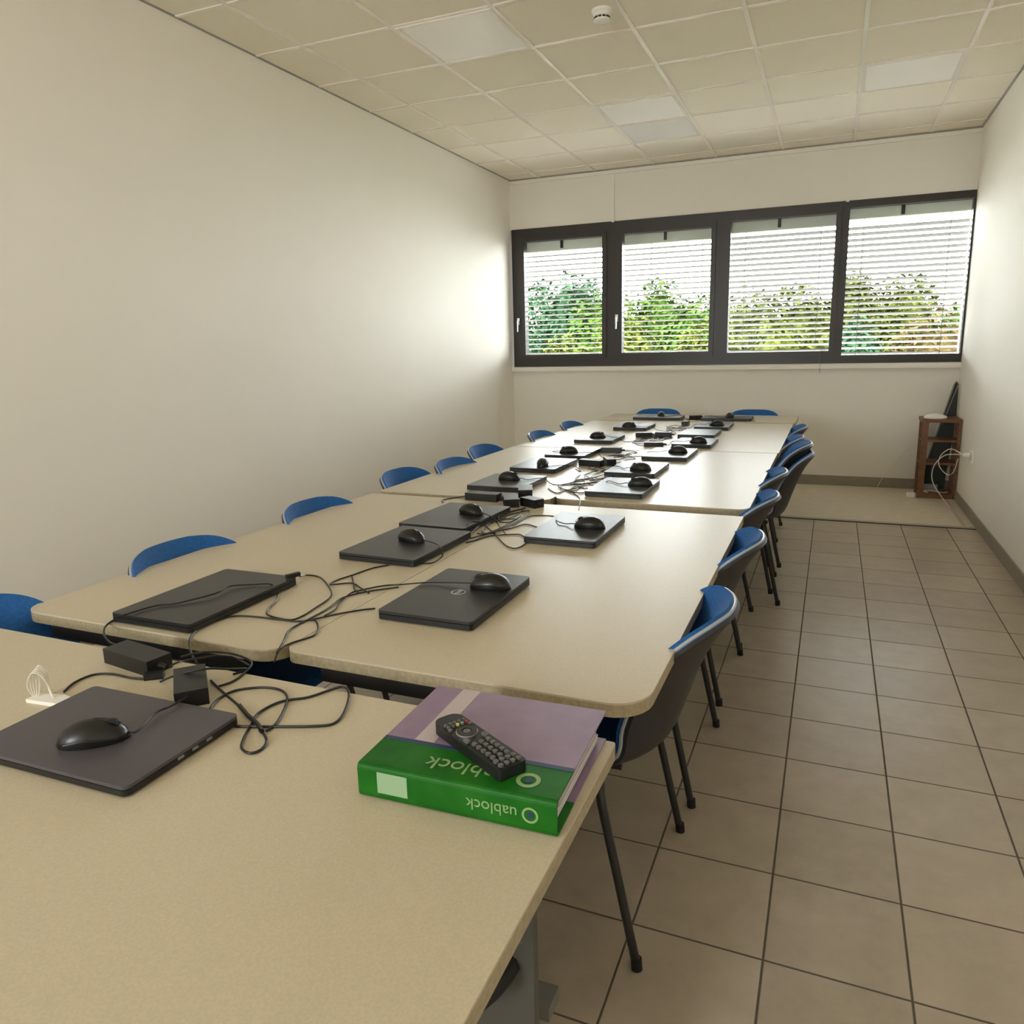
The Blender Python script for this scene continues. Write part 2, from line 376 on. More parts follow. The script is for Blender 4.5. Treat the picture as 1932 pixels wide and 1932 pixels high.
def tree(name, label, x, y, ztop, w_, m_, n=5200, s=.10, seed=1, peak=1.0):
    rn = random.Random(seed); t = thing(name, label, 'tree' if name == 'tree' else 'shrub', (x, y, -3.2), 0, 'trees beyond the window')
    h = ztop + 3.2; rz = h*.40; cz = h - rz*.98
    v, f = leaves(rn, 0, 0, cz, w_, w_*.8, rz*1.12, int(n*1.25), s*1.15)
    # dense inner leaf mass
    nb = len(v); nlat, nlon = 10, 16
    for i_ in range(nlat+1):
        th = PI*i_/nlat
        for j_ in range(nlon):
            ph = 2*PI*j_/nlon; q = .72 + .10*math.sin(3*ph+seed)*math.sin(2*th+seed)
            v.append(Vector((w_*q*math.sin(th)*math.cos(ph), w_*.7*q*math.sin(th)*math.sin(ph), cz + rz*q*math.cos(th))))
    for i_ in range(nlat):
        for j_ in range(nlon): f.append((nb+i_*nlon+j_, nb+i_*nlon+(j_+1) % nlon, nb+(i_+1)*nlon+(j_+1) % nlon, nb+(i_+1)*nlon+j_))
    me = bpy.data.meshes.new('foliage'); me.from_pydata(v, [], f); me.materials.append(m_)
    o = bpy.data.objects.new('foliage', me); COL.objects.link(o); o.parent = t
    bm = bmesh.new(); tube(bm, [(0, 0, 0), (.08, 0, h*.35), (0, .05, h*.75)], [.22, .16, .05], 8)
    for k in range(5):
        a = k*1.3; tube(bm, [(.04, 0, h*.4+k*.25), (.5*w_*math.cos(a), .4*w_*math.sin(a), h*.62+k*.2)], [.08, .03], 6)
    obj('trunk', bm, M['bark'], t, smooth=True)
TR = [('tree', 'tall rounded blue green tree seen through the leftmost pane', -6.75, 20.0, 3.45, 1.35, 'leaf_blue', 6500, .085),
      ('tree', 'dark green tree at the left edge of the leftmost pane', -8.9, 19.0, 3.0, 1.4, 'leaf_blue', 5200, .085),
      ('tree', 'bright green pointed tree seen through the second pane', -4.2, 19.5, 3.2, 1.1, 'leaf_green', 6500, .075),
      ('tree', 'green tree filling the right side of the second pane', -3.0, 18.0, 2.60, 1.2, 'leaf_green', 5200, .075),
      ('tree', 'green tree between the first and second pane', -5.4, 18.5, 2.85, 1.1, 'leaf_green', 5000, .075),
      ('tree', 'olive green tree at the left of the third pane', -2.0, 19.0, 2.75, 1.2, 'leaf_olive', 5200, .075),
      ('tree', 'olive green tree at the right of the third pane', -.7, 19.0, 2.68, 1.25, 'leaf_olive', 5200, .075),
      ('tree', 'tall olive tree at the left of the rightmost pane', .35, 19.5, 3.05, 1.0, 'leaf_olive', 5600, .075),
      ('tree', 'broad green tree in the middle of the rightmost pane', 1.5, 20.0, 2.95, 1.2, 'leaf_olive', 5600, .075),
      ('tree', 'green tree at the right edge of the rightmost pane', 2.9, 19.5, 2.6, 1.2, 'leaf_green', 5200, .075),
      ('shrub', 'yellow green shrub low in the leftmost pane', -4.9, 14.5, 1.68, .8, 'leaf_yellow', 3600, .06),
      ('shrub', 'pale yellow shrub low in the second pane', -3.45, 14.0, 2.05, .95, 'leaf_yellow', 4200, .06),
      ('shrub', 'sunlit yellow shrub low between second and third pane', -2.2, 14.0, 1.85, .9, 'leaf_yellow', 4200, .06),
      ('shrub', 'yellow olive shrub low in the third pane', -1.0, 14.5, 1.95, .95, 'leaf_yellow', 4200, .06),
      ('shrub', 'grey green shrub low at the left of the rightmost pane', .35, 15.0, 1.85, .8, 'leaf_blue', 3600, .06),
      ('shrub', 'amber shrub low at the right of the rightmost pane', 1.6, 14.5, 2.0, 1.0, 'leaf_amber', 4600, .06),
      ('shrub', 'teal green shrub low at the left end of the window', -6.1, 14.5, 1.9, .9, 'leaf_blue', 3600, .06)]
for k_, (x, zt, mk) in enumerate([(-12, 3.2, 'leaf_blue'), (-9.6, 2.9, 'leaf_green'), (-7.2, 2.85, 'leaf_green'), (-4.9, 2.8, 'leaf_olive'), (-2.7, 2.75, 'leaf_olive'), (-.4, 2.7, 'leaf_olive'), (1.9, 2.8, 'leaf_green'), (4.2, 2.7, 'leaf_olive')]):
    TR.append(('tree', 'dark distant tree in the back row filling the gaps between nearer crowns', x, 27.5, zt, 1.5, mk, 3000, .10))
for i, (nm, lab, x, y, zt, w_, mk, n, s) in enumerate(TR): tree(nm, lab, x, y, zt, w_, M[mk], n, s, 10+i)

# ------------------------------------------------------------------ tables
ZT_, TH = .755, .028
def table(x0, x1, y0, y1, label, r=.008, legs='y'):
    cx, cy = (x0+x1)/2, (y0+y1)/2
    t = thing('table', label, 'table', (cx, cy, 0), 0, 'beige meeting tables')
    pts = rrect(x0-cx, x1-cx, y0-cy, y1-cy, r)
    bm = prism(pts, ZT_-.004, ZT_); obj('tabletop', bm, M['top'], t, bevel=.0012, seg=1)
    bm = prism(pts, ZT_-TH, ZT_-.004); obj('edge_band', bm, M['edge'], t)
    hx, hy = (x1-x0)/2, (y1-y0)/2
    for s in (-1, 1):
        bm = bmesh.new()
        if legs == 'y':
            yy = s*(hy-.05)
            box(bm, -.20, .20, yy-.03, yy+.03, .0, .035)
            bm2 = BB([(-.05, .05, yy-.03, yy+.03, .035, ZT_-TH-.03)])
            bm3 = prism([(-.28, -.0), (.28, 0), (.28, .001), (-.28, .001)], 0, .001); bm3.free()
            bm4 = BB([(-.30, .30, yy-.05, yy+.05, ZT_-TH-.03, ZT_-TH)])
        else:
            xx = s*(hx-.42)
            box(bm, xx-.03, xx+.03, -.33, .33, .0, .035)
            bm2 = BB([(xx-.03, xx+.03, -.05, .05, .035, ZT_-TH-.03)])
            bm4 = BB([(xx-.05, xx+.05, -.30, .30, ZT_-TH-.03, ZT_-TH)])
        f_ = obj('foot', bm, M['steel'], t, bevel=.008, smooth=True); obj('leg', bm2, M['steel'], t, bevel=.006)
        obj('bracket', bm4, M['tube'], t, bevel=.004)
    if legs == 'y': obj('crossbar', B(-.02, .02, -hy+.10, hy-.10, .60, .64), M['steel'], t)
    else: obj('crossbar', B(-hx+.45, hx-.45, -.02, .02, .60, .64), M['steel'], t)
    return t
nt_ = table(-1.90, -.29, .27, 1.078, 'beige table nearest the camera, carrying the binder and remote', .006, 'x')
obj('modesty_panel', B(-.70, .742, .186, .204, .12, .70), mat('panel_dark_grey', (.075, .07, .06), .5), nt_, bevel=.002)
table(-1.890, -1.0685, 1.185, 2.80, 'beige table with rounded front corners along the left wall side, second row', [.06, .06, .006, .006])
table(-1.066, -.274, 1.205, 2.80, 'beige table with rounded corner beside the aisle, second row, right half', [.03, .075, .006, .006])
table(-1.890, -1.069, 2.869, 4.448, 'beige left half table of the third row, square front corner', [.006, .05, .006, .006])
table(-1.066, -.268, 2.92, 4.50, 'beige right half table of the third row beside the aisle', [.05, .05, .006, .006])
table(-1.885, -1.069, 4.462, 6.20, 'beige left half table of the fourth row toward the window')
table(-1.066, -.262, 4.515, 6.20, 'beige right half table of the fourth row toward the window')
table(-1.870, -.250, 6.245, 6.86, 'beige crosswise table at the window end of the row', .006, 'x')

# ------------------------------------------------------------------ chairs
def chair_proto(label):
    t = thing('chair', label, 'chair', (0, 0, 0), 0, 'blue upholstered shell chairs')
    # centre profile rows: y, z, half width, side lift, side wrap (local +Y = where the sitter faces)
    key = [(.235, .432, .195, 0, 0), (.222, .458, .215, .004, 0), (.13, .463, .235, .01, 0), (0, .450, .24, .02, 0), (-.10, .444, .242, .03, .01), (-.175, .448, .242, .045, .03),
           (-.222, .478, .240, .045, .06), (-.250, .55, .238, .02, .083), (-.280, .64, .234, .008, .086), (-.306, .70, .227, 0, .080), (-.328, .740, .212, 0, .070), (-.347, .767, .185, 0, .054), (-.359, .783, .145, 0, .034), (-.365, .790, .085, 0, .013)]
    rows_ = []
    for i in range(len(key)-1):
        q = [key[max(i-1, 0)], key[i], key[i+1], key[min(i+2, len(key)-1)]]
        for k in range(3):
            t_ = k/3
            rows_.append(tuple(.5*((2*b_)+(c-a)*t_+(2*a-5*b_+4*c-d)*t_*t_+(-a+3*b_-3*c+d)*t_**3) for a, b_, c, d in zip(*q)))
    rows_.append(key[-1])
    prof = [(r[0], r[1]) for r in rows_]; hwid = [r[2] for r in rows_]; lift = [r[3] for r in rows_]; wrap = [r[4] for r in rows_]
    NU = 18
    def surf(off):
        rows = []
        for i, (y, z) in enumerate(prof):
            j0 = prof[max(i-1, 0)]; j1 = prof[min(i+1, len(prof)-1)]
            ty, tz = j1[0]-j0[0], j1[1]-j0[1]; l = math.hypot(ty, tz); ny, nz = -tz/l, ty/l   # pointing down/back
            row = []
            for k in range(NU+1):
                u = -1 + 2*k/NU; a = abs(u)**2.2
                x = u*hwid[i]*(1 + off*.6)
                yy = y + wrap[i]*a - ny*off*-1; zz = z + lift[i]*a - nz*off*-1
                row.append(Vector((x, yy, zz)))
            rows.append(row)
        return rows
    def grid(rows, bm, flip=False):
        V = [[bm.verts.new(p) for p in r] for r in rows]
        for i in range(len(V)-1):
            for k in range(NU): bm.faces.new((V[i][k], V[i][k+1], V[i+1][k+1], V[i+1][k]))
        return V
    def solid(o0, o1):
        bm = bmesh.new(); A = grid(surf(o0), bm); C = grid(surf(o1), bm); n = len(A)-1
        for i in range(n):
            bm.faces.new((A[i][0], A[i+1][0], C[i+1][0], C[i][0])); bm.faces.new((A[i][NU], C[i][NU], C[i+1][NU], A[i+1][NU]))
        for k in range(NU):
            bm.faces.new((A[0][k], C[0][k], C[0][k+1], A[0][k+1])); bm.faces.new((A[n][k], A[n][k+1], C[n][k+1], C[n][k]))
        return bm
    o = obj('cushion', solid(-.016, .002), M['blue'], t, smooth=True)
    obj('shell', solid(.002, .010), M['shell'], t, smooth=True)
    # pale tube along the rim, the edge highlight put into its colour
    R = surf(-.004); loop = [r[0] for r in R] + R[-1][1:-1] + [r[NU] for r in R][::-1]
    obj('rim_highlight', T(loop, .0042, 6), M['rim'], o, smooth=True)
    for sx_ in (-1, 1):
        for y0_, y1_ in ((-.115, -.205), (.10, .20)):
            q = obj('leg', T([(sx_*.15, y0_*.8, .425), (sx_*.225, y0_*.95, .424), (sx_*.246, y0_, .41), (sx_*.252, y0_*1.06, .385)] + [(sx_*(.252+.010*k/4), y0_*1.06 + (y1_-y0_*1.06)*k/4, .385-.373*k/4) for k in (1, 2, 3, 4)], .0105, 10), M['tube'], t, smooth=True)
            obj('foot_cap', T([(sx_*.2615, y1_, .026), (sx_*.263, y1_*1.01, 0)], .013, 10), M['rubber'], q, smooth=True)
        obj('seat_frame', T([(sx_*.15, -.14, .428), (sx_*.16, .15, .428)], .010, 8), M['tube'], t, smooth=True)
    return t
CH = [ # x, y, z, rz, label
 (-.540, 1.69, 0, PI/2, 'blue shell chair on the aisle side nearest the camera, behind the binder'),
 (-.530, 2.345, 0, PI/2, 'second blue shell chair from the camera along the aisle side'),
 (-.532, 3.05, 0, PI/2-.04, 'third blue shell chair from the camera along the aisle side'),
 (-.533, 3.64, 0, PI/2, 'fourth blue shell chair from the camera along the aisle side'),
 (-.435, 4.285, 0, PI/2+.10, 'blue shell chair pulled out furthest into the aisle, lower one of the nested pair'),
 (-.447, 4.36, .045, PI/2-.02, 'blue shell chair nested on top of the one pulled out into the aisle'),
 (-.51, 5.03, 0, PI/2, 'blue shell chair on the aisle side just beyond the nested pair'),
 (-.51, 5.66, 0, PI/2, 'blue shell chair on the aisle side nearest the window'),
 (-1.63, 1.04, 0, -PI/2, 'blue shell chair by the left wall nearest the camera, cut by the picture edge'),
 (-1.587, 1.695, 0, -PI/2, 'second blue shell chair from the camera along the left wall'),
 (-1.59, 2.38, 0, -PI/2, 'third blue shell chair from the camera along the left wall'),
 (-1.655, 3.16, 0, -PI/2, 'blue shell chair by the left wall at the square front table corner'),
 (-1.57, 3.55, 0, -PI/2, 'blue shell chair by the left wall just beyond the one at the square table corner'),
 (-1.655, 4.11, 0, -PI/2, 'blue shell chair by the left wall at the joint of third and fourth rows'),
 (-1.585, 4.91, 0, -PI/2, 'second last blue shell chair along the left wall before the window'),
 (-1.59, 5.60, 0, -PI/2, 'last blue shell chair along the left wall before the window'),
 (-1.46, 6.58, 0, PI, 'blue shell chair at the window end of the tables, left one'),
 (-.62, 6.58, 0, PI, 'blue shell chair at the window end of the tables, right one'),
]
proto = chair_proto(CH[0][4]); proto.location = CH[0][:3]; proto.rotation_euler.z = CH[0][3]
for c in CH[1:]: dup(proto, c[:3], c[3], c[4])

st = thing('stool', 'round black stool under the nearest table, only its seat edge showing', 'stool', (-.574, .872, 0))
obj('seat', lathe([(.17, .47), (.195, .478), (.20, .49), (.195, .505), (.17, .515), (.02, .518)], 40), M['rubber'], st, smooth=True)
obj('column', lathe([(.02, .06), (.02, .47)], 14), M['tube'], st, smooth=True)
for k in range(4):
    a = PI/4 + k*PI/2; obj('leg', T([(0, 0, .07), (.12*math.cos(a), .12*math.sin(a), .045), (.19*math.cos(a), .19*math.sin(a), .012)], .012, 8, 3), M['tube'], st, smooth=True)
# ------------------------------------------------------------------ laptops
def laptop(label, x, y, rz, L=.375, W=.25, lidm='lid', h=.022, logo=False):
    t = thing('laptop', label, 'laptop', (x, y, ZT_), rz, 'closed laptops')
    bm = prism(rrect(-L/2, L/2, -W/2, W/2, .010, 4), .003, .003+h*.55); obj('base', bm, M['black'], t, bevel=.002)
    bm = prism(rrect(-L/2, L/2, -W/2, W/2, .010, 4), .003+h*.62, .003+h*.95)
    l_ = obj('lid', bm, M[lidm], t, bevel=.002)
    bm = T([(-L/2+.05, W/2-.005, .003+h*.55), (L/2-.05, W/2-.005, .003+h*.55)], .006, 10); obj('hinge', bm, M['black'], t, smooth=True)
    obj('ports', BB([(L/2-.0005, L/2+.0008, -.02+q, -.008+q, .008, .0125) for q in (0, .03, .06)]), M['grey'], t)
    bm = BB([(a-.02, a+.02, b_-.006, b_+.006, 0, .0035) for a in (-L/2+.05, L/2-.05) for b_ in (-W/2+.025, W/2-.025)]); obj('rubber_feet', bm, M['rubber'], t)
    if logo:
        bm = bmesh.new(); ring(bm, .0185, .0165, .0006, 40)
        lg = obj('logo', bm, M['silver'], l_); lg.location = (0, 0, .003+h*.95+.0001); lg['label'] = 'silver round DELL logo'
        tx = text_mesh('DELL', .0135, .0004, M['silver'], l_, 'logo_letters'); tx.location = (0, 0, .003+h*.95+.0003); tx.rotation_euler = (0, 0, PI)
    return t
def ring(bm, ro, ri, h, n=32):
    A = []
    for r, z in ((ri, 0), (ro, 0), (ro, h), (ri, h)): A.append([bm.verts.new((r*math.cos(2*PI*k/n), r*math.sin(2*PI*k/n), z)) for k in range(n)])
    for i in range(4):
        for k in range(n): bm.faces.new((A[i][k], A[i][(k+1) % n], A[(i+1) % 4][(k+1) % n], A[(i+1) % 4][k]))
def text_mesh(s, size, ext, m_, parent, name):
    cu = bpy.data.curves.new(name, 'FONT'); cu.body = s; cu.size = size; cu.extrude = ext; cu.align_x = 'CENTER'; cu.align_y = 'CENTER'
    tmp = bpy.data.objects.new('tmp', cu); COL.objects.link(tmp); dg = bpy.context.evaluated_depsgraph_get()
    me = bpy.data.meshes.new_from_object(tmp.evaluated_get(dg)); me.name = name
    COL.objects.unlink(tmp); bpy.data.objects.remove(tmp); me.materials.clear(); me.materials.append(m_)
    o = bpy.data.objects.new(name, me); COL.objects.link(o); o.parent = parent; return o
h_ = PI/2
LAP = [
 ('N', 'dark grey closed laptop on the nearest table, lower left of the picture', -1.085, .790, .02, .345, .235),
 ('A1', 'closed laptop without a mouse, a cable lying across its lid, front left of second row', -1.455, 1.393, h_+.01, .385, .25),
 ('A2', 'closed laptop on the left table, half under its neighbour toward the window', -1.238, 2.020, h_-.02, .37, .275),
 ('A3', 'closed laptop touching the one in front of it, by the black charger heap', -1.268, 2.425, h_-.03, .385, .27),
 ('A4', 'closed laptop with a round silver logo, front of the right hand table', -.847, 1.612, h_, .365, .25),
 ('A5', 'closed laptop alone at the back of the second row right table', -.785, 2.387, h_, .385, .245),
 ('B1', 'closed laptop at front of the third row left table, behind the charger heap', -1.372, 3.15, h_, .33, .27),
 ('B2', 'second closed laptop on the third row left table', -1.392, 3.69, h_, .375, .25),
 ('B3', 'third closed laptop on the left side of the third row, at the table joint', -1.385, 4.17, h_, .375, .24),
 ('C1', 'closed laptop at front of the fourth row left table', -1.430, 4.86, h_, .35, .26),
 ('C2', 'closed laptop at back of the fourth row left table', -1.385, 5.65, h_, .35, .25),
 ('R1', 'closed laptop at the front edge of the third row right table', -.826, 3.175, h_, .36, .25),
 ('R2', 'closed laptop right behind the front one on the third row right table', -.885, 3.678, h_, .37, .25),
 ('R3', 'third closed laptop on the third row right table', -.832, 4.245, h_, .385, .25),
 ('R4', 'closed laptop at front of the fourth row right table', -.780, 4.78, h_, .34, .24),
 ('R5', 'closed laptop without a mouse on the fourth row right table', -.834, 5.293, h_, .365, .245),
 ('R6', 'closed laptop at back of the fourth row right table', -.808, 5.805, h_, .38, .245),
 ('D1', 'closed laptop on the crosswise window table, left one', -1.36, 6.41, 0, .40, .25),
 ('D2', 'closed laptop on the crosswise window table, right one', -.79, 6.42, 0, .40, .25)]
for k, lab, x, y, rz, L, W in LAP:
    laptop(lab, x, y, rz, L, W, 'lidg' if k == 'N' else 'lid', .022 if k != 'N' else .017, k == 'A4')
ZL = ZT_ + .025
ZW = ZT_ + .0028

# ------------------------------------------------------------------ mice (each with its own cord)
def mouse_body(bm):
    ns, nu = 12, 16
    rows = []
    for i in range(ns+1):
        s = -1 + 2*i/ns; y = s*.056
        wd = .031*math.sqrt(max(0, 1-abs(s)**2.6))*(1 - .10*(s > 0)*s) + .0006
        ht = .037*(max(0, 1-abs(s)**2.4))**.55*(1 - .22*max(0, s)) + .0006
        rows.append([bm.verts.new((wd*math.cos(PI*k/nu)*(1 if k not in (0, nu) else .9), y, ht*max(0, math.sin(PI*k/nu))**.75)) for k in range(nu+1)])
    for i in range(ns):
        for k in range(nu): bm.faces.new((rows[i][k], rows[i][k+1], rows[i+1][k+1], rows[i+1][k]))
        bm.faces.new((rows[i][0], rows[i+1][0], rows[i+1][nu], rows[i][nu]))
    bm.faces.new(rows[0]); bm.faces.new(rows[-1][::-1])
_mp = {}
def mouse(label, x, y, z, rz, cord=None, sc=1.0):
    t = thing('computer_mouse', label, 'computer mouse', (x, y, z), rz, 'black wired mice')
    if not _mp:
        bm = bmesh.new(); mouse_body(bm); o = obj('body', bm, M['mouse'], t, smooth=True); _mp['body'] = o.data
        bm = bmesh.new(); tube(bm, [(-.0035, 0, 0), (.0035, 0, 0)], .011, 16); _mp['w'] = obj('scroll_wheel', bm, M['rubber'], t, smooth=True).data
        bm = T([(0, .004, .0385), (0, .022, .0355), (0, .04, .0285), (0, .053, .014)], .0007, 6, 4); _mp['s'] = obj('button_seam', bm, M['rubber'], t).data
        bm = bmesh.new()
        for s in (-1, 1): tube(bm, smoothpath([(s*.0265, -.036, .010), (s*.0300, -.01, .014), (s*.0285, .02, .012), (s*.0215, .042, .009)], 4), .0013, 6)
        _mp['g'] = obj('side_trim', bm, M['mouse'], t, smooth=True).data
        ch = [c for c in t.children]
    else:
        for nm, k in (('body', 'body'), ('scroll_wheel', 'w'), ('button_seam', 's'), ('side_trim', 'g')):
            o = bpy.data.objects.new(nm, _mp[k]); COL.objects.link(o); o.parent = t
    for c in t.children:
        if c.name.startswith('scroll'): c.location = (0, .030, .0235)
    if cord:
        inv = Matrix.Translation((x, y, z)) @ Matrix.Rotation(rz, 4, 'Z'); inv = inv.inverted()
        st = Vector((0, .052, .008))
        pts = [st, Vector((0, .066, .008))] + [inv @ Vector(p) for p in cord]
        obj('cord', T(pts, .0019, 6, 5), M['cable'], t, smooth=True)
    return t
def px(lst, z=ZW): return [at(p[0], p[1], p[2] if len(p) > 2 else z) for p in lst]
ZC_ = ZL + .003
mouse('black mouse on the dark grey laptop of the nearest table', -1.075, .757, ZT_+.019, -.95, px([(292, 1345.6, ZC_), (318, 1334, ZC_-.002), (340, 1322, ZC_-.003), (356, 1310, ZC_-.004), (370, 1298, ZC_-.012)]))
mouse('large looking black mouse beside the round silver laptop logo', -.785, 1.672, ZL, h_+.15, px([(817, 1098.7, ZC_), (790, 1100, ZC_), (755, 1103), (724, 1105), (684, 1112.7), (662, 1119), (640, 1137.5), (632.6, 1150), (612, 1162)]))
mouse('black mouse with pale side on the laptop of the left table, second row', -1.232, 2.035, ZL, -1.9, px([(825, 1027, ZC_), (833, 1038, ZC_), (834, 1050), (817, 1061.4), (799, 1063), (770, 1066)]))
mouse('black mouse on the laptop next to the black charger heap', -1.222, 2.455, ZL, -1.9, px([(925, 974, ZC_), (936, 984), (944, 996), (955, 1008)]))
mouse('black mouse on the laptop alone at the back of the second row right table', -.735, 2.375, ZL, h_, px([(1066, 988, ZC_), (1050, 982, ZC_), (1046, 974), (1004, 973), (982, 982), (968, 992)]))
FM = [('black mouse on the front laptop of the third row left table', -1.374, 3.172, -1.6), ('black mouse on the second laptop of the third row left table', -1.371, 3.608, 3.4),
      ('black mouse on the laptop at the joint of third and fourth row, left side', -1.395, 4.10, 1.9), ('black mouse on the front laptop of the fourth row left table', -1.439, 4.84, -1.4),
      ('black mouse on the back laptop of the fourth row left table', -1.397, 5.52, -1.5), ('black mouse on the front edge laptop of the third row right table', -.754, 3.187, 1.7),
      ('black mouse on the second laptop of the third row right table', -.849, 3.59, 1.5), ('black mouse on the third laptop of the third row right table', -.789, 4.244, 1.6),
      ('black mouse on the front laptop of the fourth row right table', -.75, 4.71, 1.6), ('black mouse on the back laptop of the fourth row right table', -.782, 5.75, 1.5),
      ('black mouse on the left laptop of the crosswise window table', -1.346, 6.43, -2.8), ('black mouse on the right laptop of the crosswise window table', -.771, 6.40, 2.9)]
rc = random.Random(5)
for lab, x, y, a in FM:
    hd = Vector((-math.sin(a), math.cos(a), 0)); p = Vector((x, y, ZC_)); q = p + hd*.09
    side = 1 if x < -1.07 else -1
    tgt = Vector((-1.12 + rc.uniform(-.05, .1), y + rc.uniform(-.12, .12), ZW))
    mid1 = q + Vector((0, rc.uniform(-.06, .06), 0)); mid1.z = ZC_
    edge = Vector((x + side*.16, y + rc.uniform(-.05, .05), ZC_))
    off = edge + Vector((side*.04, .0, 0)); off.z = ZW
    mouse(lab, x, y, ZL, a, [q, (q+edge)/2 + Vector((0, rc.uniform(-.04, .04), 0)), edge, off, tgt, tgt + Vector((rc.uniform(-.06, .06), .07, 0))])

# ------------------------------------------------------------------ chargers with their cables
def charger(label, x, y, rz, paths, s=(.125, .052, .03), z=ZT_):
    t = thing('power_adapter', label, 'power adapter', (x, y, z), rz, 'black laptop chargers')
    bm = B(-s[0]/2, s[0]/2, -s[1]/2, s[1]/2, 0, s[2]); bk = obj('brick', bm, M['black'], t, bevel=.005, smooth=True)
    bm = T([(s[0]/2, 0, s[2]/2), (s[0]/2+.022, 0, s[2]/2)], [.006, .0035], 8); obj('strain_relief', bm, M['rubber'], bk, smooth=True)
    inv = (Matrix.Translation((x, y, z)) @ Matrix.Rotation(rz, 4, 'Z')).inverted()
    for p in paths: obj('cable', T([inv @ Vector(q) for q in p], .0024, 6, 5), M['cable'], t, smooth=True)
    return t
rc = random.Random(11)
def loops(cx, cy, rx, ry, n, z=ZW):
    pts = []; a = rc.uniform(0, 6.28)
    for i in range(n):
        a += rc.uniform(.7, 1.5); k = rc.uniform(.35, 1)
        pts.append(Vector((cx + rx*k*math.cos(a), cy + ry*k*math.sin(a), z + (.004 if i % 2 else 0))))
    return pts
charger('black laptop charger lying at the far edge of the nearest table beside the table gap', -1.300, 1.035, -.14,
        [px([(228.8, 1219), (207.7, 1212), (196, 1196), (200.6, 1180), (223.5, 1164)])], s=(.15, .055, .032))
charger('black charger block with cables in front of the gap, behind the nearest laptop', -1.088, .972, PI-.75,
        [px([(398, 1284), (422, 1307), (450.6, 1331.5), (475, 1358), (493, 1379), (503, 1397), (493, 1414), (471.7, 1421), (456, 1411), (461, 1389.6), (475, 1365), (486, 1347), (514, 1330), (542, 1321), (581, 1315.7), (619.5, 1303), (644, 1296), (656.5, 1301.6), (657.5, 1319), (647.7, 1347), (630, 1365), (598, 1370), (528, 1371), (447, 1370), (425, 1364)]),
         px([(396, 1337), (412, 1319), (443.5, 1303), (493, 1297), (528, 1301.6), (542, 1315.7), (535, 1340), (521, 1365), (503, 1379)]),
         px([(340, 1240, .79), (387, 1230, .785), (440, 1234, .775), (475, 1250), (457, 1273), (436, 1287), (408, 1296)]),
         px([(303, 1286), (330, 1275, .78), (387, 1262, .795), (430, 1262, .78), (468, 1262), (440, 1272)])], s=(.12, .058, .032))
def cable(label, pts, r=.0022, m_='cable', name='cable', group='loose cables on the tables'):
    o = obj(name, T(pts, r, 6, 5), M[m_], None, smooth=True); return tag(o, label, 'cable', group)
cable('thin black cable with a plug running behind the nearest laptop to the charger block', px([(121, 1305), (141, 1287.5), (176, 1273), (211, 1271.7), (246, 1278.7), (278, 1280.5), (294, 1273.4, ZW+.006), (317, 1259, ZW+.01), (345, 1247, .792), (405, 1238, .78), (440, 1240), (471.7, 1256)]))
o = obj('cable_plug', B(-.018, .018, -.008, .008, 0, .013), M['black'], None, bevel=.002); o.location = at(292, 1280, ZT_); o.rotation_euler.z = .6
tag(o, 'small black cable coupling lying between the nearest laptop and the charger block', 'plug')
cable('black cable lying across the lid of the front left laptop that has no mouse', px([(222, 1164, ZC_), (292, 1143, ZC_), (334, 1138, ZC_), (405, 1120, ZC_+.004), (433, 1106, ZC_+.004), (475, 1103, ZC_), (510, 1102, ZC_), (523, 1115), (521, 1133), (505, 1150), (507, 1161), (545.6, 1169.6), (570, 1162.6), (595, 1147), (623, 1127), (623, 1111.5), (605, 1090), (581, 1085), (566, 1088, ZW+.01)]))
o = obj('cable_plug', B(-.02, .02, -.006, .006, 0, .011), M['black'], None, bevel=.002); o.location = at(553, 1089, ZT_+.026); o.rotation_euler.z = 1.2
tag(o, 'black plug resting at the back corner of the laptop without a mouse, front left', 'plug')
cable('black cable from the table gap past the front left laptop to the logo laptop', px([(371, 1250, .77), (362.5, 1235, .772), (357, 1215, ZW), (361, 1199.5), (376.6, 1185), (398, 1175), (436, 1163), (475, 1163), (528, 1169), (570, 1172), (633.6, 1159), (680, 1151), (708, 1148)]))
cable('black cable rising from the gap between the two front tables in a loop', px([(517, 1249, .74), (528, 1226, ZW), (549, 1213.6), (591, 1199.5), (600, 1185), (595, 1171), (577, 1171), (560, 1180)]))
cable('black cable running along the table seam up to the laptop with the logo', px([(522, 1232, .75), (535, 1210), (545.6, 1189), (577, 1171), (616, 1150), (644, 1129), (680, 1118.5), (720, 1112), (752, 1108)]))
cable('black cable leaving the front edge of the second laptop on the left table', px([(733.5, 1066), (702.5, 1072), (662, 1086), (637, 1094), (623, 1103), (662, 1100), (681, 1109.6), (696, 1119)]))
cable('short black cable between the front laptops crossing the table seam', px([(664, 1088), (667, 1100), (669, 1112), (676, 1118)]))
cable('black cable arching over the back corner of the second laptop on the left table', px([(882.6, 991.5, ZC_), (889, 984, ZC_+.006), (904, 985, ZC_), (920, 996), (938.5, 1013), (954, 1029), (972.7, 1034.4), (990, 1027), (992, 1020)]))
cable('black cable joining the second left laptop to the lone laptop at right', px([(988, 1012), (975.8, 1008), (926, 1011), (895, 1020), (879.5, 1024)]))
cable('thin black cable lying in front of the charger heap toward the right laptop', px([(1015, 995), (991, 989), (966.5, 996), (941.6, 1001), (910.6, 1010), (900, 1018)]))
cable('thin black cable hanging over the front edge of the third row right table', px([(1092, 962, .757), (1094, 941), (1081, 929.4), (1069, 925), (1050, 930), (1035, 922)]))
